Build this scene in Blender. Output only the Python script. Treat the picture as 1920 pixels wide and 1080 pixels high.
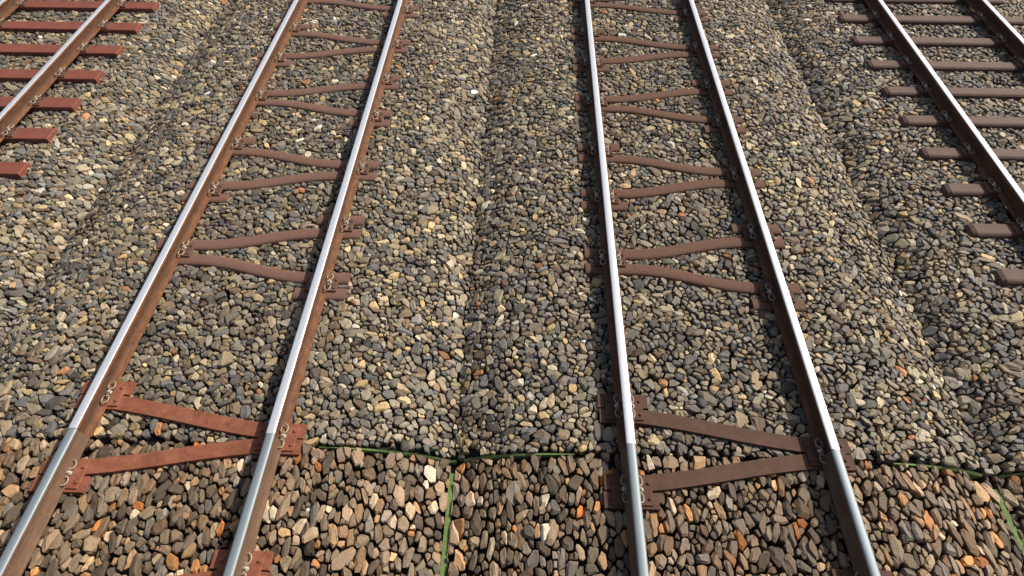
import bpy, bmesh, math, random
import numpy as np
from mathutils import Matrix, Vector
from mathutils.geometry import delaunay_2d_cdt

for o in list(bpy.data.objects):
    bpy.data.objects.remove(o)
scene = bpy.context.scene
COL = scene.collection
rng = np.random.default_rng(7)
random.seed(7)
R_ = math.radians

# ------------------------------------------------------------------ camera
F_PX, VPX, VPY = 1138.0, 54.0, 1418.0            # focal length and vanishing point of the tracks (photo pixels)
d = np.array([VPX, VPY, F_PX]); d /= np.linalg.norm(d)
up = np.array([0.0, F_PX, -VPY]); up /= np.linalg.norm(up)
xx = np.cross(up, d)
if xx[0] < 0: xx = -xx
RC = np.stack([xx, d, up], 1)                      # camera <- world
CAM = np.array([0.0, 0.0, 4.427])
cam_data = bpy.data.cameras.new('camera')
cam = bpy.data.objects.new('camera', cam_data); COL.objects.link(cam)
cam_data.sensor_width = 36.0; cam_data.lens = 36.0 * F_PX / 1920.0
cam_data.clip_start = 0.05; cam_data.clip_end = 1000.0
m = Matrix.Identity(4)
for i in range(3):
    m[i][0] = RC[0, i]; m[i][1] = RC[1, i]; m[i][2] = -RC[2, i]; m[i][3] = CAM[i]
cam.matrix_world = m
scene.camera = cam

# ------------------------------------------------------------------ light
SUN_EL, SUN_AZ = R_(41), R_(60)                    # azimuth from +Y (along the tracks) towards +X (right)
world = bpy.data.worlds.new('World'); scene.world = world; world.use_nodes = True
wn = world.node_tree.nodes; wl = world.node_tree.links
sky = wn.new('ShaderNodeTexSky'); sky.sky_type = 'NISHITA'; sky.sun_disc = False
sky.sun_elevation = SUN_EL; sky.sun_rotation = SUN_AZ
sky.air_density = 1.0; sky.dust_density = 4.0; sky.ozone_density = 0.6
wl.new(sky.outputs[0], wn['Background'].inputs[0]); wn['Background'].inputs[1].default_value = 0.105
sl = bpy.data.lights.new('sun', 'SUN'); sl.energy = 4.7; sl.angle = R_(1.2); sl.color = (1.0, 0.95, 0.86)
sun = bpy.data.objects.new('sun', sl); COL.objects.link(sun)
sd = Vector((math.sin(SUN_AZ) * math.cos(SUN_EL), math.cos(SUN_AZ) * math.cos(SUN_EL), math.sin(SUN_EL)))
sun.rotation_euler = sd.to_track_quat('Z', 'Y').to_euler(); sun.location = (6, 6, 12)
scene.view_settings.view_transform = 'Standard'; scene.view_settings.look = 'None'
scene.view_settings.gamma = 1.0; scene.view_settings.use_curve_mapping = False
scene.view_settings.exposure = 0.20

# ------------------------------------------------------------------ materials
def new_mat(name):
    mt = bpy.data.materials.new(name); mt.use_nodes = True
    return mt, mt.node_tree.nodes, mt.node_tree.links, mt.node_tree.nodes['Principled BSDF']

def ramp(n, stops, interp='LINEAR'):
    r = n.new('ShaderNodeValToRGB'); r.color_ramp.interpolation = interp
    e = r.color_ramp.elements
    while len(e) < len(stops): e.new(0.5)
    for k, (p, c) in enumerate(stops):
        e[k].position = p; e[k].color = (c[0], c[1], c[2], 1)
    return r

def noise(n, l, scale, detail=4, rough=0.6, vec=None):
    t = n.new('ShaderNodeTexNoise'); t.inputs['Scale'].default_value = scale
    t.inputs['Detail'].default_value = detail; t.inputs['Roughness'].default_value = rough
    if vec is not None: l.new(vec, t.inputs['Vector'])
    return t

def world_vec(n, l, scale=(1, 1, 1)):
    g = n.new('ShaderNodeNewGeometry'); mp = n.new('ShaderNodeMapping')
    mp.inputs['Scale'].default_value = scale
    l.new(g.outputs['Position'], mp.inputs['Vector']); return mp.outputs[0]

def rust(name, stops, rough=0.8, scale=30, bump=0.25, streak=(1, 1, 1), spec=0.3, fine=260):
    mt, n, l, b = new_mat(name)
    v = world_vec(n, l, streak)
    a = noise(n, l, scale, 6, 0.65, v); f = noise(n, l, fine, 3, 0.7, v)
    mx = n.new('ShaderNodeMath'); mx.operation = 'MULTIPLY_ADD'
    mx.inputs[1].default_value = 0.55
    l.new(f.outputs[0], mx.inputs[0])
    ad = n.new('ShaderNodeMath'); ad.operation = 'MULTIPLY'; ad.inputs[1].default_value = 0.45
    l.new(a.outputs[0], ad.inputs[0]); l.new(ad.outputs[0], mx.inputs[2])
    r = ramp(n, stops); l.new(mx.outputs[0], r.inputs[0]); l.new(r.outputs[0], b.inputs['Base Color'])
    b.inputs['Roughness'].default_value = rough; b.inputs['Specular IOR Level'].default_value = spec
    bp = n.new('ShaderNodeBump'); bp.inputs['Strength'].default_value = bump; bp.inputs['Distance'].default_value = 0.004
    l.new(mx.outputs[0], bp.inputs['Height']); l.new(bp.outputs[0], b.inputs['Normal'])
    return mt

def polished(name, col, rough, worn, metal):
    mt, n, l, b = new_mat(name)
    v = world_vec(n, l, (60, 1.2, 1))
    a = noise(n, l, 4, 5, 0.7, v)
    r = ramp(n, [(0.3, [c * worn for c in col]), (0.62, col)]); l.new(a.outputs[0], r.inputs[0])
    l.new(r.outputs[0], b.inputs['Base Color'])
    b.inputs['Metallic'].default_value = metal
    rr = n.new('ShaderNodeMapRange'); rr.inputs['To Min'].default_value = rough - 0.05; rr.inputs['To Max'].default_value = rough + 0.08
    l.new(a.outputs[0], rr.inputs['Value']); l.new(rr.outputs[0], b.inputs['Roughness'])
    return mt

def stone_mat(name):
    mt, n, l, b = new_mat(name)
    at = n.new('ShaderNodeAttribute'); at.attribute_name = 'tint'
    v = world_vec(n, l)
    a = noise(n, l, 45, 5, 0.65, v); f = noise(n, l, 240, 4, 0.7, v)
    r1 = ramp(n, [(0.25, (0.62, 0.62, 0.64)), (0.5, (1, 1, 1)), (0.8, (1.22, 1.15, 1.02))])
    l.new(a.outputs[0], r1.inputs[0])
    r2 = ramp(n, [(0.25, (0.78, 0.78, 0.78)), (0.75, (1.15, 1.15, 1.15))]); l.new(f.outputs[0], r2.inputs[0])
    m1 = n.new('ShaderNodeMix'); m1.data_type = 'RGBA'; m1.blend_type = 'MULTIPLY'; m1.inputs['Factor'].default_value = 1
    l.new(at.outputs['Color'], m1.inputs['A']); l.new(r1.outputs[0], m1.inputs['B'])
    m2 = n.new('ShaderNodeMix'); m2.data_type = 'RGBA'; m2.blend_type = 'MULTIPLY'; m2.inputs['Factor'].default_value = 1
    l.new(m1.outputs['Result'], m2.inputs['A']); l.new(r2.outputs[0], m2.inputs['B'])
    st = noise(n, l, 26, 3, 0.55, v)
    sr = ramp(n, [(0.60, (0, 0, 0)), (0.72, (0.6, 0.6, 0.6))]); l.new(st.outputs[0], sr.inputs[0])
    m3 = n.new('ShaderNodeMix'); m3.data_type = 'RGBA'; m3.blend_type = 'MULTIPLY'; m3.inputs['B'].default_value = (1.35, 0.92, 0.55, 1)
    l.new(sr.outputs[0], m3.inputs['Factor']); l.new(m2.outputs['Result'], m3.inputs['A'])
    l.new(m3.outputs['Result'], b.inputs['Base Color'])
    b.inputs['Roughness'].default_value = 0.72; b.inputs['Specular IOR Level'].default_value = 0.35
    bp = n.new('ShaderNodeBump'); bp.inputs['Strength'].default_value = 0.5; bp.inputs['Distance'].default_value = 0.006
    ad = n.new('ShaderNodeMath'); ad.operation = 'ADD'
    l.new(a.outputs[0], ad.inputs[0]); l.new(f.outputs[0], ad.inputs[1])
    l.new(ad.outputs[0], bp.inputs['Height']); l.new(bp.outputs[0], b.inputs['Normal'])
    return mt

def bed_mat(name, lo, hi):
    # fine dark grit between the stones; far from the tracks in view the cells stand in for single stones
    mt, n, l, b = new_mat(name)
    v = world_vec(n, l)
    a = noise(n, l, 120, 4, 0.7, v)
    r = ramp(n, [(0.35, lo), (0.7, hi)]); l.new(a.outputs[0], r.inputs[0]); l.new(r.outputs[0], b.inputs['Base Color'])
    b.inputs['Roughness'].default_value = 0.95
    bp = n.new('ShaderNodeBump'); bp.inputs['Strength'].default_value = 0.8; bp.inputs['Distance'].default_value = 0.01
    l.new(a.outputs[0], bp.inputs['Height']); l.new(bp.outputs[0], b.inputs['Normal'])
    return mt

def turf_mat(name, lo, hi):
    mt, n, l, b = new_mat(name)
    v = world_vec(n, l)
    a = noise(n, l, 22, 5, 0.7, v); f = noise(n, l, 300, 3, 0.7, v)
    ad = n.new('ShaderNodeMath'); ad.operation = 'MULTIPLY_ADD'; ad.inputs[1].default_value = 0.4
    l.new(f.outputs[0], ad.inputs[0])
    a2 = n.new('ShaderNodeMath'); a2.operation = 'MULTIPLY'; a2.inputs[1].default_value = 0.6
    l.new(a.outputs[0], a2.inputs[0]); l.new(a2.outputs[0], ad.inputs[2])
    r = ramp(n, [(0.35, lo), (0.65, hi)]); l.new(ad.outputs[0], r.inputs[0]); l.new(r.outputs[0], b.inputs['Base Color'])
    b.inputs['Roughness'].default_value = 0.9
    bp = n.new('ShaderNodeBump'); bp.inputs['Strength'].default_value = 0.6; bp.inputs['Distance'].default_value = 0.006
    l.new(f.outputs[0], bp.inputs['Height']); l.new(bp.outputs[0], b.inputs['Normal'])
    return mt

M = {}
M['stone'] = stone_mat('ballast stone')
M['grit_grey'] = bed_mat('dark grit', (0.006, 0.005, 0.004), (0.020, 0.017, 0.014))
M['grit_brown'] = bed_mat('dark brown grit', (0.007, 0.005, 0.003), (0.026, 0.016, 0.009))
M['turf'] = turf_mat('turf', (0.07, 0.12, 0.025), (0.17, 0.25, 0.075))
M['field'] = turf_mat('field grass', (0.04, 0.08, 0.015), (0.08, 0.14, 0.03))
M['rail_rust'] = rust('orange rail rust', [(0.36, (0.065, 0.027, 0.012)), (0.52, (0.165, 0.070, 0.031)), (0.66, (0.27, 0.125, 0.058))], 0.75, 26, 0.3, (1, 0.35, 1))
M['shaded_web_rust'] = rust('web rust with painted shade', [(0.34, (0.035, 0.016, 0.008)), (0.52, (0.085, 0.038, 0.019)), (0.7, (0.15, 0.070, 0.034))], 0.75, 26, 0.3, (1, 0.35, 1))  # rail rust darkened: the shade under the rail head is put into the colour
M['rail_brown'] = rust('flat brown rail rust', [(0.34, (0.07, 0.038, 0.022)), (0.52, (0.125, 0.072, 0.043)), (0.7, (0.18, 0.105, 0.062))], 0.8, 24, 0.2, (1, 0.3, 1))
M['polish'] = polished('polished steel', (0.70, 0.72, 0.75), 0.34, 0.86, 0.5)
M['dull'] = polished('dull blue grey steel', (0.21, 0.245, 0.265), 0.55, 0.85, 0.35)
M['red_paint'] = rust('red primer', [(0.3, (0.115, 0.035, 0.023)), (0.5, (0.175, 0.054, 0.035)), (0.7, (0.215, 0.076, 0.052))], 0.7, 9, 0.06)
M['red_rust'] = rust('red rusted plate', [(0.34, (0.085, 0.028, 0.014)), (0.5, (0.20, 0.066, 0.034)), (0.60, (0.26, 0.10, 0.055)), (0.68, (0.27, 0.16, 0.12))], 0.75, 14, 0.15)
M['dark_rust'] = rust('dark rusted plate', [(0.30, (0.035, 0.016, 0.009)), (0.5, (0.075, 0.036, 0.022)), (0.72, (0.125, 0.062, 0.040))], 0.8, 14, 0.15)
M['mauve_rust'] = rust('mauve brown rust', [(0.30, (0.085, 0.042, 0.028)), (0.5, (0.145, 0.077, 0.054)), (0.72, (0.20, 0.112, 0.080))], 0.8, 40, 0.3)
M['brown_rust'] = rust('brown rust', [(0.30, (0.050, 0.023, 0.013)), (0.5, (0.105, 0.051, 0.031)), (0.72, (0.16, 0.084, 0.052))], 0.8, 40, 0.35)
M['trough_rust'] = rust('smooth trough rust', [(0.34, (0.055, 0.029, 0.020)), (0.5, (0.098, 0.053, 0.038)), (0.68, (0.135, 0.077, 0.056))], 0.75, 10, 0.12)
M['plate'] = rust('rusted fastening plate', [(0.30, (0.05, 0.024, 0.016)), (0.5, (0.11, 0.052, 0.036)), (0.72, (0.16, 0.085, 0.060))], 0.7, 60, 0.3)
M['clip'] = rust('worn spring steel', [(0.3, (0.15, 0.11, 0.075)), (0.6, (0.34, 0.27, 0.19))], 0.45, 60, 0.1, spec=0.6)
M['nut'] = rust('pale zinc nut', [(0.3, (0.28, 0.25, 0.20)), (0.6, (0.52, 0.47, 0.39))], 0.5, 80, 0.1, spec=0.5)

# ------------------------------------------------------------------ helpers
def link_mesh(name, me, mat, parent=None):
    o = bpy.data.objects.new(name, me); COL.objects.link(o)
    if mat is not None and len(me.materials) == 0: me.materials.append(mat)
    if parent is not None: o.parent = parent
    return o

def mesh(name, verts, faces, smooth=False):
    me = bpy.data.meshes.new(name); me.from_pydata([tuple(map(float, v)) for v in verts], [], faces); me.update()
    bm = bmesh.new(); bm.from_mesh(me); bmesh.ops.recalc_face_normals(bm, faces=bm.faces[:]); bm.to_mesh(me); bm.free()
    if smooth:
        me.polygons.foreach_set('use_smooth', [True] * len(me.polygons))
    return me

def smooth_sides(me):
    """smooth the swept sides and keep the end caps apart, with corners of their own"""
    bm = bmesh.new(); bm.from_mesh(me)
    caps = [f for f in bm.faces if len(f.verts) > 4]
    bmesh.ops.split_edges(bm, edges=list({e for f in caps for e in f.edges}))
    bm.to_mesh(me); bm.free()
    me.polygons.foreach_set('use_smooth', [len(p.vertices) <= 4 for p in me.polygons])

def empty(name, loc, label, cat, group=None):
    o = bpy.data.objects.new(name, None); COL.objects.link(o); o.location = loc
    o.empty_display_size = 0.1
    return tag(o, label, cat, group)

def tag(o, label=None, cat=None, group=None, kind=None):
    if label: o['label'] = label
    if cat: o['category'] = cat
    if group: o['group'] = group
    if kind: o['kind'] = kind
    return o

def sweep(section, path, closed=True, caps=True):
    """section: list of (side, z); path: list of (x, y); the section stands square to the path in plan"""
    P = [np.array(p, float) for p in path]; n = len(section); V = []; Fc = []
    for i, p in enumerate(P):
        t = P[min(i + 1, len(P) - 1)] - P[max(i - 1, 0)]; t /= np.linalg.norm(t)
        s = np.array([-t[1], t[0]])
        for (a, z) in section: V.append((p[0] + s[0] * a, p[1] + s[1] * a, z))
    for i in range(len(P) - 1):
        for k in range(n if closed else n - 1):
            k2 = (k + 1) % n
            Fc.append((i * n + k, i * n + k2, (i + 1) * n + k2, (i + 1) * n + k))
    if caps and closed:
        Fc.append(tuple(range(n))); Fc.append(tuple((len(P) - 1) * n + k for k in range(n)))
    return V, Fc

def tube(points, r, sides=6):
    P = [Vector(p) for p in points]; V = []; Fc = []
    for i, p in enumerate(P):
        t = (P[min(i + 1, len(P) - 1)] - P[max(i - 1, 0)]).normalized()
        a = t.cross(Vector((0, 0, 1))).normalized() if abs(t.z) < 0.95 else Vector((1, 0, 0))
        b = t.cross(a)
        for k in range(sides):
            w = 2 * math.pi * k / sides
            V.append(p + (a * math.cos(w) + b * math.sin(w)) * r)
    for i in range(len(P) - 1):
        for k in range(sides):
            k2 = (k + 1) % sides
            Fc.append((i * sides + k, i * sides + k2, (i + 1) * sides + k2, (i + 1) * sides + k))
    Fc.append(tuple(range(sides))); Fc.append(tuple((len(P) - 1) * sides + k for k in range(sides)))
    return V, Fc

def bevel_box(x0, x1, y0, y1, z0, z1, bev, seg=1):
    bm = bmesh.new(); bmesh.ops.create_cube(bm, size=1)
    for v in bm.verts:
        v.co = Vector(((x0 + x1) / 2 + v.co.x * (x1 - x0), (y0 + y1) / 2 + v.co.y * (y1 - y0), (z0 + z1) / 2 + v.co.z * (z1 - z0)))
    bmesh.ops.bevel(bm, geom=[e for e in bm.edges], offset=bev, segments=seg, affect='EDGES', clamp_overlap=True)
    me = bpy.data.meshes.new('box'); bm.to_mesh(me); bm.free(); return me

# ------------------------------------------------------------------ layout (metres; +Y runs along the tracks)
TRACKS = [-6.865, -2.63, 1.58, 5.82]
G = 0.7535                                          # half distance between rail centres
SEAM = 1.945                                        # where the grey ballast ends and the brown begins
VALLEYS = [-4.7475, -0.525, 3.70]
X_OUT = (TRACKS[0] - 2.11, TRACKS[3] + 2.11)
RT = 0.19                                           # rail top
RB = 0.036                                          # underside of the rail foot

def prof(x, brown=False):
    x = np.asarray(x, float)
    u = np.min(np.abs(x[..., None] - np.array(TRACKS)), -1)
    low = ((x < VALLEYS[0]) | (x > VALLEYS[2])) * np.clip((1.95 - u) / 0.45, 0, 1) * -0.030      # outer tracks: less ballast between the sleepers
    if brown:
        t = np.clip((u - 1.05) / 1.065, 0, 1.2); return -0.235 * t ** 2.0 + low
    t = np.clip((u - 1.12) / 0.995, 0, 1.2); return -0.205 * t ** 2.7 + low

def project(p):
    c = (p - CAM) @ RC.T
    return 960 + F_PX * c[:, 0] / c[:, 2], 540 - F_PX * c[:, 1] / c[:, 2]

# ------------------------------------------------------------------ ground and ballast beds
gm = mesh('ground', [(-400, -400, -0.42), (400, -400, -0.42), (400, 400, -0.42), (-400, 400, -0.42)], [(0, 1, 2, 3)])
tag(link_mesh('ground', gm, M['field']), 'flat green field under and beside the ballast', None, None, 'structure')

def bed(name, y0, y1, brown, mat, label):
    xs = np.linspace(X_OUT[0], X_OUT[1], 360); z = prof(xs, brown) - 0.06
    V = [(X_OUT[0] - 0.5, None, -0.45)] + [(a, None, b) for a, b in zip(xs, z)] + [(X_OUT[1] + 0.5, None, -0.45)]
    n = len(V); vv = [(a, y0, b) for a, _, b in V] + [(a, y1, b) for a, _, b in V]
    ff = [(i, i + 1, n + i + 1, n + i) for i in range(n - 1)]
    ff.append(tuple(range(n))); ff.append(tuple(range(n, 2 * n)))
    return tag(link_mesh(name, mesh(name, vv, ff), mat), label, None, None, 'structure')
bed_grey = bed('ballast_bed', SEAM + 0.004, 40, False, M['grit_grey'], 'grey ballast bed under the far stretch of the tracks')
bed_brown = bed('brown_ballast_bed', -6, SEAM - 0.004, True, M['grit_brown'], 'brown ballast bed at the near end of the two middle tracks')

# --- where steel lies on the ballast: stones are pressed down to this height there (1 cm grid)
GX0, GY0, GC = -11.0, -1.0, 0.01
CAP = np.full((2200, 1500), 9.0, np.float32)
def press(x0, x1, y0, y1, z):
    i0, i1 = int((x0 - GX0) / GC), int((x1 - GX0) / GC) + 1; j0, j1 = int((y0 - GY0) / GC), int((y1 - GY0) / GC) + 1
    if i1 <= 0 or j1 <= 0 or j0 >= CAP.shape[1]: return
    v = CAP[max(i0, 0):i1, max(j0, 0):j1]; np.minimum(v, z, out=v)
BAR_TOP = RB - 0.006
Y_BAR = [(3.90 + 2.588 * (k // 2) + (1.252 if k % 2 else 0), 1 if k % 2 == 0 else -1) for k in range(7)]
Y_FLAT = [(1.98, -1), (0.69, 1)]
T4_Y = [3.83 + 0.6105 * k for k in range(12)]
T1_Y = [4.455 + 0.6125 * k for k in range(12)]

def s_path(closed_x, open_x, y_c, y_o, flat_style):
    """centre line of a Y sleeper's arm from the closed end to the open end"""
    sgn = 1 if open_x > closed_x else -1
    ext = 0.195 if flat_style else 0.235
    x0 = closed_x - sgn * ext; x1 = open_x + sgn * ext; pts = []
    a = closed_x + sgn * (0.22 if not flat_style else 0.14); b = open_x - sgn * (0.17 if not flat_style else 0.12)
    for q in np.linspace(0, 1, 37):
        x = x0 + (x1 - x0) * q
        t = min(1, max(0, (x - a) / (b - a)))
        e = t * t * (3 - 2 * t) if not flat_style else (0.35 * t * t * (3 - 2 * t) + 0.65 * t)
        pts.append((x, y_c + (y_o - y_c) * e))
    return pts
Y_DIM = {True: (0.385, 0.096, 0.140), False: (0.336, 0.066, 0.122)}     # bar?: half opening, half pair distance, width
for t in TRACKS:
    for s_ in (-1, 1): press(t + s_ * G - 0.075, t + s_ * G + 0.075, -1, 13, RB - 0.006)
for t in TRACKS[1:3]:
    for bar, lst in ((True, Y_BAR), (False, Y_FLAT)):
        half, off, w = Y_DIM[bar]
        for (y, o_) in lst:
            for s_ in (-1, 1):
                P = s_path(-o_ * G, o_ * G, s_ * off, s_ * (half - off), not bar)
                for (p, q) in zip(P[:-1], P[1:]):
                    press(t + min(p[0], q[0]), t + max(p[0], q[0]), y + min(p[1], q[1]) - w / 2 - 0.006, y + max(p[1], q[1]) + w / 2 + 0.006, BAR_TOP - 0.026)
                press(t + o_ * G - 0.24, t + o_ * G + 0.24, y + s_ * (half + off) - w / 2 - 0.006, y + s_ * (half + off) + w / 2 + 0.006, BAR_TOP - 0.026)
            for px, py in ((-o_ * G, 0), (o_ * G, half), (o_ * G, -half)):
                press(t + px - 0.155, t + px + 0.155, y + py - 0.11, y + py + 0.11, BAR_TOP - 0.015)
for y in T4_Y: press(TRACKS[3] - 1.30, TRACKS[3] + 1.30, y - 0.098, y + 0.098, BAR_TOP - 0.045)
for y in T1_Y: press(TRACKS[0] - 1.335, TRACKS[0] + 1.335, y - 0.108, y + 0.108, BAR_TOP - 0.040)
def cap_at(x, y):
    i = ((x - GX0) / GC).astype(int).clip(0, CAP.shape[0] - 1); j = ((y - GY0) / GC).astype(int).clip(0, CAP.shape[1] - 1)
    return CAP[i, j]

# --- packed stones: dart-thrown centres, Voronoi cells, neighbouring cells joined into chips of mixed size and shape
YS0, YS1 = 0.35, 11.2
def xlim(y): return -4.75 - (y - 1.0) * 0.53, 4.35 + (y - 1.0) * 0.53

def scatter(y0, y1, sizes):
    a0, a1 = xlim(YS1); cell = 0.068; grid = {}; pts = []
    for r, n_try in sizes:
        n = int(n_try * (a1 - a0) * (y1 - y0))
        xs = rng.uniform(max(a0, X_OUT[0]), min(a1, X_OUT[1]), n); ys = rng.uniform(y0, y1, n); rs = rng.uniform(0.7, 1.3, n) * r
        lo, hi = xlim(ys); ok = (xs > lo) & (xs < hi)
        for x, y, q in zip(xs[ok].tolist(), ys[ok].tolist(), rs[ok].tolist()):
            gx = int(x // cell); gy = int(y // cell); good = True
            for ix in (gx - 1, gx, gx + 1):
                for iy in (gy - 1, gy, gy + 1):
                    for (px, py, pq) in grid.get((ix, iy), ()):
                        if (px - x) ** 2 + (py - y) ** 2 < (0.5 * (pq + q)) ** 2: good = False; break
                    if not good: break
                if not good: break
            if good:
                grid.setdefault((gx, gy), []).append((x, y, q)); pts.append((x, y))
    return np.array(pts)

def hull(P):
    P = sorted(P); lo = []; hi = []
    for out, seq in ((lo, P), (hi, reversed(P))):
        for p in seq:
            while len(out) >= 2 and (out[-1][0] - out[-2][0]) * (p[1] - out[-2][1]) - (out[-1][1] - out[-2][1]) * (p[0] - out[-2][0]) <= 1e-9: out.pop()
            out.append(p)
    return lo[:-1] + hi[:-1]

def simplify(H, nmax, amin):
    """drop the flattest corners"""
    H = list(H)
    while len(H) > 4:
        n = len(H); best = None
        for i in range(n):
            a, b, c = H[i - 1], H[i], H[(i + 1) % n]
            ar = abs((b[0] - a[0]) * (c[1] - a[1]) - (b[1] - a[1]) * (c[0] - a[0])) * 0.5
            if best is None or ar < best[0]: best = (ar, i)
        if n > nmax or best[0] < amin: H.pop(best[1])
        else: break
    return H

def chips(pts, axis_bias, merge, sy=1.0):
    """joined cells as convex outlines"""
    out = delaunay_2d_cdt([Vector(p) for p in pts.tolist()], [], [], 0, 1e-7)
    co = np.array([tuple(v) for v in out[0]]); T = np.array(out[2])
    A, B, C = co[T[:, 0]], co[T[:, 1]], co[T[:, 2]]
    b = B - A; c = C - A; dd = 2 * (b[:, 0] * c[:, 1] - b[:, 1] * c[:, 0]); dd[np.abs(dd) < 1e-12] = 1e-12
    b2 = (b ** 2).sum(1); c2 = (c ** 2).sum(1)
    cc = A + np.stack([(c[:, 1] * b2 - b[:, 1] * c2) / dd, (b[:, 0] * c2 - c[:, 0] * b2) / dd], 1)
    N = len(co); vi = T.ravel(); ti = np.repeat(np.arange(len(T)), 3)
    rel = cc[ti] - co[vi]; rl = np.linalg.norm(rel, axis=1)
    corner = co[vi] + rel * (np.minimum(rl, 0.042) / np.maximum(rl, 1e-9))[:, None]
    order = np.argsort(vi, kind='stable'); start = np.searchsorted(vi[order], np.arange(N + 1)).tolist()
    corner = [tuple(p) for p in corner[order].tolist()]
    nb = [set() for _ in range(N)]
    for p, q, r in T.tolist():
        nb[p].update((q, r)); nb[q].update((p, r)); nb[r].update((p, q))
    used = [False] * N; L = co.tolist(); res = []
    for i in rng.permutation(N).tolist():
        if used[i]: continue
        used[i] = True; grp = [i]; k = random.choices((1, 2, 3, 4, 5, 6), merge)[0]
        ang = random.gauss(axis_bias[0], axis_bias[1]); ax, ay = math.cos(ang), math.sin(ang)
        cx, cy = L[i]
        for _ in range(k - 1):
            best = None
            for g in grp:
                for j in nb[g]:
                    if used[j]: continue
                    dx, dy = L[j][0] - cx, L[j][1] - cy
                    al = abs(dx * ax + dy * ay); ac = abs(dy * ax - dx * ay)
                    cost = al * 0.55 + ac * 1.3
                    if cost < 0.105 and (best is None or cost < best[0]): best = (cost, j)
            if best is None: break
            used[best[1]] = True; grp.append(best[1])
            cx = sum(L[g][0] for g in grp) / len(grp); cy = sum(L[g][1] for g in grp) / len(grp)
        P = [p for g in grp for p in corner[start[g]:start[g + 1]]]
        if len(P) < 4: continue
        H = simplify(hull(P), 8, 1.5e-5)
        if len(H) >= 4: res.append([(p[0], p[1] * sy) for p in H])
    return res

GREY = np.array([[0.215, 0.195, 0.158], [0.275, 0.240, 0.175], [0.15, 0.150, 0.145], [0.115, 0.105, 0.092], [0.34, 0.275, 0.175],
                 [0.42, 0.31, 0.165], [0.22, 0.170, 0.118], [0.34, 0.16, 0.075], [0.50, 0.44, 0.33], [0.66, 0.62, 0.54], [0.17, 0.12, 0.08]])
GREY_W = np.array([25, 21, 15, 11, 12, 4, 6, 0.6, 3.5, 0.5, 4])
BROWN = np.array([[0.215, 0.165, 0.118], [0.275, 0.205, 0.14], [0.15, 0.120, 0.09], [0.11, 0.083, 0.058], [0.36, 0.235, 0.13],
                  [0.42, 0.21, 0.08], [0.18, 0.115, 0.07], [0.50, 0.19, 0.05], [0.52, 0.42, 0.30], [0.68, 0.61, 0.50], [0.21, 0.185, 0.155]])
BROWN_W = np.array([23, 18, 13, 10, 9, 3.5, 9, 1.2, 2.5, 1.0, 9])

def hidden(x, y):
    r = np.zeros(len(x), bool)
    for t in TRACKS:
        for s_ in (-1, 1): r |= np.abs(x - (t + s_ * G)) < 0.03
    return r

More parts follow.
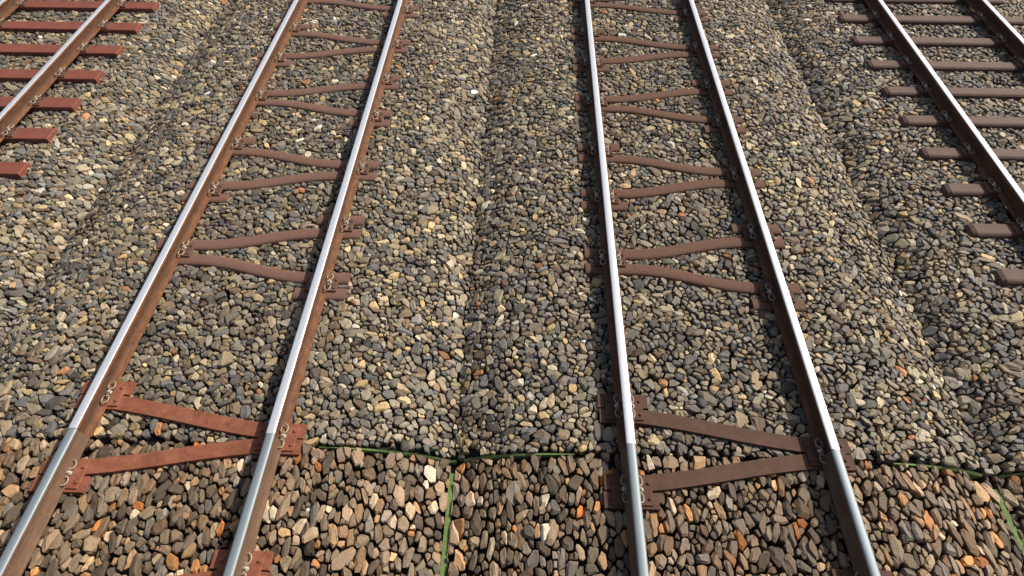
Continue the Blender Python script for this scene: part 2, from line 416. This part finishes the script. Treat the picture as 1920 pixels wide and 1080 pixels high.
def make_stones(parent, outlines, brown, palette, weights, keep):
    allV = []; big = []
    byn = {}
    for H in outlines: byn.setdefault(len(H), []).append(H)
    for n, lst in sorted(byn.items()):
        P = np.array(lst); c = P.mean(1); P = P - c[:, None]
        lo, hi = xlim(c[:, 1]); ok = (c[:, 0] > lo + 0.05) & (c[:, 0] < hi - 0.05) & ~hidden(c[:, 0], c[:, 1])
        ok &= (c[:, 1] < SEAM - 0.008) & (c[:, 1] > YS0) if brown else (c[:, 1] > SEAM + 0.008) & (c[:, 1] < YS1)
        P, c = P[ok], c[ok]; m_ = len(P)
        if m_ == 0: continue
        P = 0.90 * P + 0.05 * (np.roll(P, 1, 1) + np.roll(P, -1, 1))
        rad = np.linalg.norm(P, axis=2).mean(1)
        P = P * rng.uniform(0.72, 0.96, (m_, 1, 1)) * rng.uniform(0.92, 1.05, (m_, n, 1))
        top = rng.normal(0.004, 0.0065, m_) + 0.35 * (rad - 0.023).clip(-0.03, 0.03); top = top.clip(-0.026, 0.024)
        tilt = (0.0060 / rad).clip(0.11, 0.40)
        tx = (rng.normal(0, 1, m_) * tilt).clip(-0.6, 0.6); ty = (rng.normal(0, 1, m_) * tilt).clip(-0.6, 0.6)
        inset = rng.uniform(0.50, 0.92, (m_, n)); drop = rng.uniform(0.30, 1.0, (m_, n)) * (0.42 * rad[:, None]).clip(0.007, 0.020)
        sh = rng.normal(0, 0.13, (m_, 1, 2)) * rad[:, None, None]
        r0 = P * 0.80; r1 = P; r2 = P * inset[..., None] + sh
        def z_of(r): return top[:, None] + tx[:, None] * r[..., 0] + ty[:, None] * r[..., 1]
        z2 = z_of(r2) + rng.normal(0, 0.0018, (m_, n)); z1 = z_of(r1) - drop; z0 = np.full((m_, n), -0.09)
        z1 = np.minimum(z1, 0.024); z2 = np.minimum(z2, 0.030)
        rings = []
        for r, z in ((r0, z0), (r1, z1), (r2, z2)):
            w = r + c[:, None, :]
            if brown:
                w[..., 1] = np.minimum(w[..., 1], SEAM - 0.004)
                for v in VALLEYS:
                    left = (c[:, 0] < v)[:, None] & (w[..., 0] > v - 0.019); right = (c[:, 0] >= v)[:, None] & (w[..., 0] < v + 0.019)
                    w[..., 0] = np.where(left, v - 0.019, np.where(right, v + 0.019, w[..., 0]))
            else:
                w[..., 1] = np.maximum(w[..., 1], SEAM + 0.002)
                for v in VALLEYS:
                    left = (c[:, 0] < v)[:, None] & (w[..., 0] > v + 0.012); right = (c[:, 0] >= v)[:, None] & (w[..., 0] < v - 0.012)
                    w[..., 0] = np.where(left, v + 0.012, np.where(right, v - 0.012, w[..., 0]))
            zz = np.minimum(prof(w[..., 0], brown) + z, cap_at(w[..., 0], w[..., 1]))
            rings.append(np.concatenate([w, zz[..., None]], 2))
        V = np.stack(rings, 1)
        k = np.arange(n); k2 = (k + 1) % n
        quads = np.concatenate([np.stack([a * n + k, a * n + k2, (a + 1) * n + k2, (a + 1) * n + k], 1) for a in (0, 1)])
        c3 = np.concatenate([c, prof(c[:, 0], brown)[:, None]], 1)
        u, w_ = project(c3); vis = (u > 4) & (u < 1916) & (w_ > 4) & (w_ < 1076) & (cap_at(c[:, 0], c[:, 1]) > 1)
        score = np.where(vis, rad ** 2 / ((c3 - CAM) ** 2).sum(1), 0)
        big += [(q, n, j) for j, q in enumerate(score.tolist())]
        tt = palette[rng.choice(len(palette), m_, p=weights / weights.sum())]
        tt = tt * np.exp(rng.normal(0, 0.28, (m_, 1))) * rng.uniform(0.975, 1.025, (m_, 3))
        # stones tinted darker between the rails, fading out just outside them
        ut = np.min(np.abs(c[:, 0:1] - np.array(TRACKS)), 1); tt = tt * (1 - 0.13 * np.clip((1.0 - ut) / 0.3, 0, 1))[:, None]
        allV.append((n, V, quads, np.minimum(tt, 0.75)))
    big.sort(reverse=True); chosen = {(n, j) for _, n, j in big[:keep]}
    VV, LV, LS, TT = [], [], [], []; base = 0
    for n, V, quads, tt in allV:
        mask = np.array([(n, j) not in chosen for j in range(len(V))])
        for j in np.where(~mask)[0]:
            me = bpy.data.meshes.new('stone'); cen = V[j, 1].mean(0)
            me.from_pydata((V[j].reshape(-1, 3) - cen).tolist(), [], [tuple(q) for q in quads.tolist()] + [tuple(range(2 * n, 3 * n)), tuple(range(n - 1, -1, -1))])
            at = me.attributes.new('tint', 'FLOAT_COLOR', 'POINT')
            at.data.foreach_set('color', np.tile(np.append(tt[j], 1.0), 3 * n).astype(np.float32))
            o = link_mesh('stone', me, M['stone'], parent); o.location = cen.tolist()
        Vm = V[mask]; mm = len(Vm); off = base + np.arange(mm)[:, None, None] * (3 * n)
        q = (quads[None] + off).reshape(-1, 4); cp = (2 * n + np.arange(n))[None] + off[:, 0]
        VV.append(Vm.reshape(-1, 3)); LV.append(q.ravel()); LS.append(np.full(len(q), 4)); LV.append(cp.ravel()); LS.append(np.full(mm, n))
        TT.append(np.repeat(tt[mask], 3 * n, axis=0)); base += mm * 3 * n
    VV = np.concatenate(VV); LV = np.concatenate(LV); LS = np.concatenate(LS); TT = np.concatenate(TT)
    me = bpy.data.meshes.new('ballast_stones')
    me.vertices.add(len(VV)); me.vertices.foreach_set('co', VV.astype(np.float32).ravel())
    me.loops.add(len(LV)); me.loops.foreach_set('vertex_index', LV.astype(np.int32))
    me.polygons.add(len(LS)); me.polygons.foreach_set('loop_start', np.concatenate([[0], np.cumsum(LS)[:-1]]).astype(np.int32))
    me.polygons.foreach_set('use_smooth', np.zeros(len(LS), bool))
    me.update(calc_edges=True)
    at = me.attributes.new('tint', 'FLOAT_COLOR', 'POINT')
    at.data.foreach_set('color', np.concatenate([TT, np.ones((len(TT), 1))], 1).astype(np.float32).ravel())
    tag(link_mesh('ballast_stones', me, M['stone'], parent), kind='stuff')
    if DEBUG: open('/workdir/dbg.txt', 'a').write(f'stones {len(big)} tris {int((LS - 2).sum())}\n')

DEBUG = False
SZ = [(0.044, 330), (0.031, 1250), (0.022, 2000)]
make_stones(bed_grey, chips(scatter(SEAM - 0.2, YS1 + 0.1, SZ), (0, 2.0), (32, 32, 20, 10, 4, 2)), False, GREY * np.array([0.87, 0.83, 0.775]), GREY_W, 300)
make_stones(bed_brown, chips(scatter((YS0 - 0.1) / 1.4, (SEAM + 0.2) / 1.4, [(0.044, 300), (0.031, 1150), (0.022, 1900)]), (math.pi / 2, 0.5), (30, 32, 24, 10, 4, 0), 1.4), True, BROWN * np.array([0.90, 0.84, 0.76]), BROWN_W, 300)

# --- strips of turf where the brown bed leaves a gap
def turf_strip(x_of, label):
    V, Fc = [], []
    for i, (a, b) in enumerate(x_of): V += [a, b]
    for i in range(len(x_of) - 1): Fc.append((2 * i, 2 * i + 1, 2 * i + 3, 2 * i + 2))
    me = mesh('turf_strip', V, Fc); bm = bmesh.new(); bm.from_mesh(me)
    g = bmesh.ops.extrude_face_region(bm, geom=bm.faces[:])
    for v in g['geom']:
        if isinstance(v, bmesh.types.BMVert): v.co.z -= 0.05; v.co.y += 0.0
    bmesh.ops.recalc_face_normals(bm, faces=bm.faces[:]); bm.to_mesh(me); bm.free()
    return tag(link_mesh('turf_strip', me, M['turf']), label, None, None, 'structure')
for v, lab in zip(VALLEYS[1:], ('thin green turf strip along the hollow between the two middle tracks', 'thin green turf strip along the hollow beside the straight brown trough sleepers')):
    zz = float(prof(np.array([v]), True)[0]) + 0.010
    turf_strip([((v - 0.021 + 0.002 * math.sin(3 * y), y, zz), (v + 0.021 + 0.002 * math.sin(3 * y + 1), y, zz)) for y in np.arange(-2, SEAM, 0.12)], lab)
def seam_strip(x0, x1, label):
    rows = []
    for x in np.linspace(x0, x1, 24):
        zg = float(prof(np.array([x]))[0]); zb = float(prof(np.array([x]), True)[0])
        rows.append(((x, SEAM - 0.003, zg - 0.016), (x, SEAM - 0.016, zb + 0.004)))
    return turf_strip(rows, label)
seam_strip(-1.55, -0.50, 'dark green turf edge across the seam left of the hollow between middle tracks')
seam_strip(-0.44, 0.42, 'dark green turf edge across the seam beside the dark rusted flat sleeper')
seam_strip(2.85, 3.62, 'dark green turf edge across the seam below the sunlit grey shoulder')
seam_strip(3.76, 4.9, 'dark green turf edge across the seam on the straight sleeper track side')
seam_strip(-4.5, -3.95, 'dark green turf edge across the seam outside the red rusted sleeper track')

# ------------------------------------------------------------------ rails
def strip_mesh(name, sec, y0, y1, caps=True, smooth=False):
    ys = [y0, y1]
    V = [(a, y, z) for y in ys for (a, z) in sec]; n = len(sec)
    Fc = [(k, k + 1, n + k + 1, n + k) for k in range(n - 1)]
    if caps: Fc += [tuple(range(n)), tuple(range(n, 2 * n))]
    return mesh(name, V, Fc, False)

def mirror(half): return half + [(-a, z) for a, z in reversed(half)]

REAR = dict(foot=[(0.070, RB), (0.071, RB + 0.009), (0.050, RB + 0.0125), (0.027, RB + 0.017)],
            web=[(0.027, RB + 0.017), (0.012, RB + 0.028), (0.0085, RB + 0.045), (0.0085, RB + 0.10), (0.012, RB + 0.116)],
            head=[(0.012, RB + 0.116), (0.033, RB + 0.124), (0.0355, RB + 0.127), (0.0350, RT - 0.010), (0.0325, RT - 0.0048)],
            top=[(0.0325, RT - 0.0048), (0.029, RT - 0.0024), (0.018, RT - 0.0006), (0.0, RT)])
FRONT = dict(foot=[(0.060, RB), (0.061, RB + 0.010), (0.050, RB + 0.022), (0.044, RB + 0.034)],
             web=[(0.044, RB + 0.034), (0.034, RB + 0.066), (0.029, RB + 0.10)],
             head=[(0.029, RB + 0.10), (0.0345, RB + 0.118), (0.0340, RT - 0.013)],
             top=[(0.0340, RT - 0.013), (0.031, RT - 0.0075), (0.024, RT - 0.0032), (0.013, RT - 0.0008), (0.0, RT)])

def rail(x, y0, y1, kind, label, group):
    pr = REAR if kind == 'rear' else FRONT
    rm = M['rail_rust'] if kind == 'rear' else M['rail_brown']
    root = empty('rail', (x, 0, 0), label, 'rail', group)
    link_mesh('foot', strip_mesh('foot', mirror(pr['foot']), y0, y1), rm, root)
    link_mesh('web', strip_mesh('web', mirror(pr['web']), y0, y1), M['shaded_web_rust'] if kind == 'rear' else rm, root)
    h = link_mesh('head', strip_mesh('head', mirror(pr['head']), y0, y1), rm, root)
    sec = mirror(pr['top'])[:]
    sec = pr['top'] + [(-a, z) for a, z in reversed(pr['top'][:-1])]
    tp = strip_mesh('running_surface', sec, y0, y1)
    smooth_sides(tp)
    link_mesh('running_surface', tp, M['polish'] if kind == 'rear' else M['dull'], h)
    return root

TR = ['straight red sleepers', 'mauve Y sleepers', 'dark brown Y sleepers', 'straight brown trough sleepers']
for ti, t in enumerate(TRACKS):
    for si, s in enumerate((-1, 1)):
        near = SEAM + 0.0015 if ti in (1, 2) else -3
        rail(t + s * G, near, 24, 'rear', f"rusty rail with bright polished head, {('left', 'right')[si]} one of the pair on {TR[ti]}", 'long rails with bright polished heads')
        if ti in (1, 2):
            rail(t + s * G, -3, SEAM - 0.0015, 'front', f"brown rail with dull grey head, {('left', 'right')[si]} one on the {('red', 'dark')[ti - 1]} flat sleepers", 'short near rails with dull grey heads')

# ------------------------------------------------------------------ sleepers and fastenings
def clip_mesh():
    half = [(0.078, 0.036), (0.062, 0.032), (0.050, 0.040), (0.046, 0.060), (0.051, 0.082), (0.064, 0.095), (0.082, 0.096), (0.095, 0.082), (0.098, 0.058), (0.092, 0.036), (0.078, 0.024), (0.066, 0.013), (0.063, 0.0)]
    pts = []
    def zz(a): return RB + 0.030 + 0.012 * math.sin(max(0, min(1, (a - 0.04) / 0.065)) * math.pi)
    full = [(a, w) for a, w in half] + [(a, -w) for a, w in reversed(half[:-1])]
    out = []                                          # Catmull-Rom for smooth bends
    for i in range(len(full) - 1):
        p0, p1, p2, p3 = (np.array(full[max(0, min(len(full) - 1, j))]) for j in (i - 1, i, i + 1, i + 2))
        for t in (0, 0.5):
            q = 0.5 * ((2 * p1) + (-p0 + p2) * t + (2 * p0 - 5 * p1 + 4 * p2 - p3) * t * t + (-p0 + 3 * p1 - 3 * p2 + p3) * t ** 3)
            out.append(q)
    out.append(np.array(full[-1]))
    V, Fc = tube([(a, w, zz(a)) for a, w in out], 0.0052, 6)
    return mesh('spring_clip', V, Fc, True)

def hex_mesh(name, r, z0, z1, sides=6, taper=0.85):
    V = []; 
    for (q, z) in ((r, z0), (r, z1 - 0.003), (r * taper, z1)):
        V += [(q * math.cos(2 * math.pi * k / sides), q * math.sin(2 * math.pi * k / sides), z) for k in range(sides)]
    Fc = [(a * sides + k, a * sides + (k + 1) % sides, (a + 1) * sides + (k + 1) % sides, (a + 1) * sides + k) for a in (0, 1) for k in range(sides)]
    Fc += [tuple(range(sides)), tuple(2 * sides + k for k in range(sides))]
    return mesh(name, V, Fc)

def nut_mesh():
    bm = bmesh.new()
    for r, z0, z1, s in ((0.017, RB + 0.036, RB + 0.040, 14), (0.0125, RB + 0.040, RB + 0.054, 6), (0.007, RB + 0.054, RB + 0.064, 10)):
        bmesh.ops.create_cone(bm, cap_ends=True, segments=s, radius1=r, radius2=r * 0.94, depth=z1 - z0, matrix=Matrix.Translation((0, 0, (z0 + z1) / 2)))
    me = bpy.data.meshes.new('nut'); bm.to_mesh(me); bm.free(); return me

ME = dict(clip=clip_mesh(), nut=nut_mesh(), rivet=hex_mesh('rivet', 0.013, RB + 0.006, RB + 0.020, 10, 0.6))
PLATE_S = bevel_box(0.040, 0.150, -0.085, 0.085, RB - 0.012, RB + 0.010, 0.004)
PLATE_F = bevel_box(0.030, 0.150, -0.105, 0.105, RB - 0.012, RB + 0.0085, 0.003)
for me, k in ((ME['clip'], 'clip'), (ME['nut'], 'nut')): me.materials.append(M[k])

PLATES = {}
def fasten(parent, x, y, plate_mat, style='s', clip_off=0.0):
    """both sides of one rail support: plate > two rivets; clip > nut (local coordinates of the sleeper)"""
    for s in (-1, 1):
        key = (style, plate_mat)
        if key not in PLATES:
            pm = (PLATE_S if style == 's' else PLATE_F).copy(); pm.materials.clear(); pm.materials.append(M[plate_mat])
            rm = ME['rivet'].copy(); rm.materials.clear(); rm.materials.append(M[plate_mat]); PLATES[key] = (pm, rm)
        pm, rm = PLATES[key]
        p = link_mesh('base_plate', pm, None, parent); p.location = (x, y, 0); p.scale = (s, 1, 1)
        for w in (-1, 1):
            b = link_mesh('rivet', rm, None, p); b.location = (0.127, w * (0.048 if style == 's' else 0.058), 0)
        c = link_mesh('spring_clip', ME['clip'], None, parent); c.location = (x - s * clip_off, y, 0); c.scale = (s, 1, 1)
        nt = link_mesh('nut', ME['nut'], None, c); nt.location = (0.086, 0, 0); nt.rotation_euler.z = random.uniform(0, 1)

def dome(w, h, z1):
    """rounded bar section, width w, top at z1"""
    return [(-w / 2, z1 - h), (-w / 2, z1 - 0.024), (-w * 0.44, z1 - 0.011), (-w * 0.32, z1 - 0.004), (-w * 0.15, z1 - 0.0008), (w * 0.15, z1 - 0.0008),
            (w * 0.32, z1 - 0.004), (w * 0.44, z1 - 0.011), (w / 2, z1 - 0.024), (w / 2, z1 - h)]
def flat(w, h, z1):
    return [(-w / 2, z1 - h), (-w / 2, z1 - 0.002), (-w / 2 + 0.002, z1), (w / 2 - 0.002, z1), (w / 2, z1 - 0.002), (w / 2, z1 - h)]

def y_sleeper(t, y, open_side, style, label, group):
    """style 'bar': two S-bent rounded bars; style 'plate': two flat straight strips"""
    root = empty('y_sleeper', (t, y, 0), label, 'sleeper', group)
    bar = style.startswith('bar')
    mat = {'bar_left': 'mauve_rust', 'bar_right': 'brown_rust', 'plate_left': 'red_rust', 'plate_right': 'dark_rust'}[style]
    half, off, w = Y_DIM[bar]
    sec = dome(w, 0.10, BAR_TOP) if bar else flat(w, 0.08, BAR_TOP + 0.002)
    cx, ox = -open_side * G, open_side * G
    for s in (-1, 1):
        V, Fc = sweep(sec, s_path(cx, ox, s * off, s * (half - off), not bar))
        me = mesh('arm', V, Fc)
        o = link_mesh('arm', me, M[mat], root)
        if bar: smooth_sides(me)
        V, Fc = sweep(sec, [(ox - (0.24 if bar else 0.205), s * (half + off)), (ox + (0.235 if bar else 0.195), s * (half + off))])
        me = mesh('stub', V, Fc); link_mesh('stub', me, M[mat], root)
        if bar: smooth_sides(me)
    pm = mat
    for (sx, sy) in ((cx, 0), (ox, half), (ox, -half)):
        fasten(root, sx, sy, pm if not bar else ('plate' if style == 'bar_left' else 'dark_rust'), 's' if bar else 'f', 0.0 if bar else 0.022)
    return root

for ti, side in ((1, 'left'), (2, 'right')):
    t = TRACKS[ti]
    word = 'mauve brown' if ti == 1 else 'dark brown'
    ordn = ['first', 'second', 'third', 'fourth', 'fifth', 'sixth', 'seventh', 'eighth']
    for k in range(7):
        y, opn = Y_BAR[k]
        y_sleeper(t, y, opn, 'bar_' + side, f"{word} S-bent Y sleeper, {ordn[k]} beyond the {('red', 'dark')[ti - 1]} flat sleeper at the seam", 'S-bent Y sleepers')
    colr = 'red' if ti == 1 else 'dark brown'
    y_sleeper(t, 1.98, -1, 'plate_' + side, f'flat {colr} rusted Y sleeper at the seam between grey and brown ballast', 'flat Y sleepers')
    y_sleeper(t, 0.69, 1, 'plate_' + side, f'flat {colr} rusted Y sleeper wholly in brown ballast', 'flat Y sleepers')

def trough_mesh():
    """steel trough sleeper: rounded ridge, ends sloping down"""
    L = 1.33; V = []; sec = [(-0.094, -0.08), (-0.089, -0.022), (-0.074, -0.008), (-0.058, -0.001), (0.058, -0.001), (0.074, -0.008), (0.089, -0.022), (0.094, -0.08)]
    st = [(-L, 0.90, -0.045), (-L + 0.02, 0.95, -0.016), (-L + 0.055, 1.0, 0.0), (0, 1, 0), (L - 0.055, 1.0, 0.0), (L - 0.02, 0.95, -0.016), (L, 0.90, -0.045)]
    for x, sc, dz in st: V += [(x, a * sc, min(BAR_TOP, BAR_TOP + z + dz) if z > -0.07 else BAR_TOP - 0.10) for a, z in sec]
    n = len(sec); Fc = [(i * n + k, i * n + k + 1, (i + 1) * n + k + 1, (i + 1) * n + k) for i in range(len(st) - 1) for k in range(n - 1)]
    Fc += [tuple(range(n)), tuple((len(st) - 1) * n + k for k in range(n))]
    return mesh('sleeper_body', V, Fc)
def block_mesh():
    """flat red sleeper with a broad chamfer all round"""
    L, w, c = 1.315, 0.103, 0.012
    V = [(-L, -w, BAR_TOP - 0.12), (L, -w, BAR_TOP - 0.12), (L, w, BAR_TOP - 0.12), (-L, w, BAR_TOP - 0.12),
         (-L, -w, BAR_TOP - 0.007), (L, -w, BAR_TOP - 0.007), (L, w, BAR_TOP - 0.007), (-L, w, BAR_TOP - 0.007),
         (-L + c, -w + c * 0.5, BAR_TOP), (L - c, -w + c * 0.5, BAR_TOP), (L - c, w - c * 0.5, BAR_TOP), (-L + c, w - c * 0.5, BAR_TOP)]
    Fc = [(0, 1, 2, 3), (8, 9, 10, 11)] + [(a, (a + 1) % 4, 4 + (a + 1) % 4, 4 + a) for a in range(4)] + [(4 + a, 4 + (a + 1) % 4, 8 + (a + 1) % 4, 8 + a) for a in range(4)]
    return mesh('sleeper_body', V, Fc)

TROUGH, BLOCK = trough_mesh(), block_mesh()
for k in range(12):
    y = T4_Y[k]
    r = empty('steel_sleeper', (TRACKS[3], y, 0), 'straight brown steel trough sleeper with sloped ends', 'sleeper', 'straight brown trough sleepers')
    link_mesh('sleeper_body', TROUGH, M['trough_rust'], r)
    for s in (-1, 1): fasten(r, s * G, 0, 'plate')
for k in range(12):
    y = T1_Y[k]
    r = empty('red_sleeper', (TRACKS[0], y, 0), 'straight flat red painted sleeper with crisp edges', 'sleeper', 'straight red sleepers')
    link_mesh('sleeper_body', BLOCK, M['red_paint'], r)
    for s in (-1, 1): fasten(r, s * G, 0, 'plate')
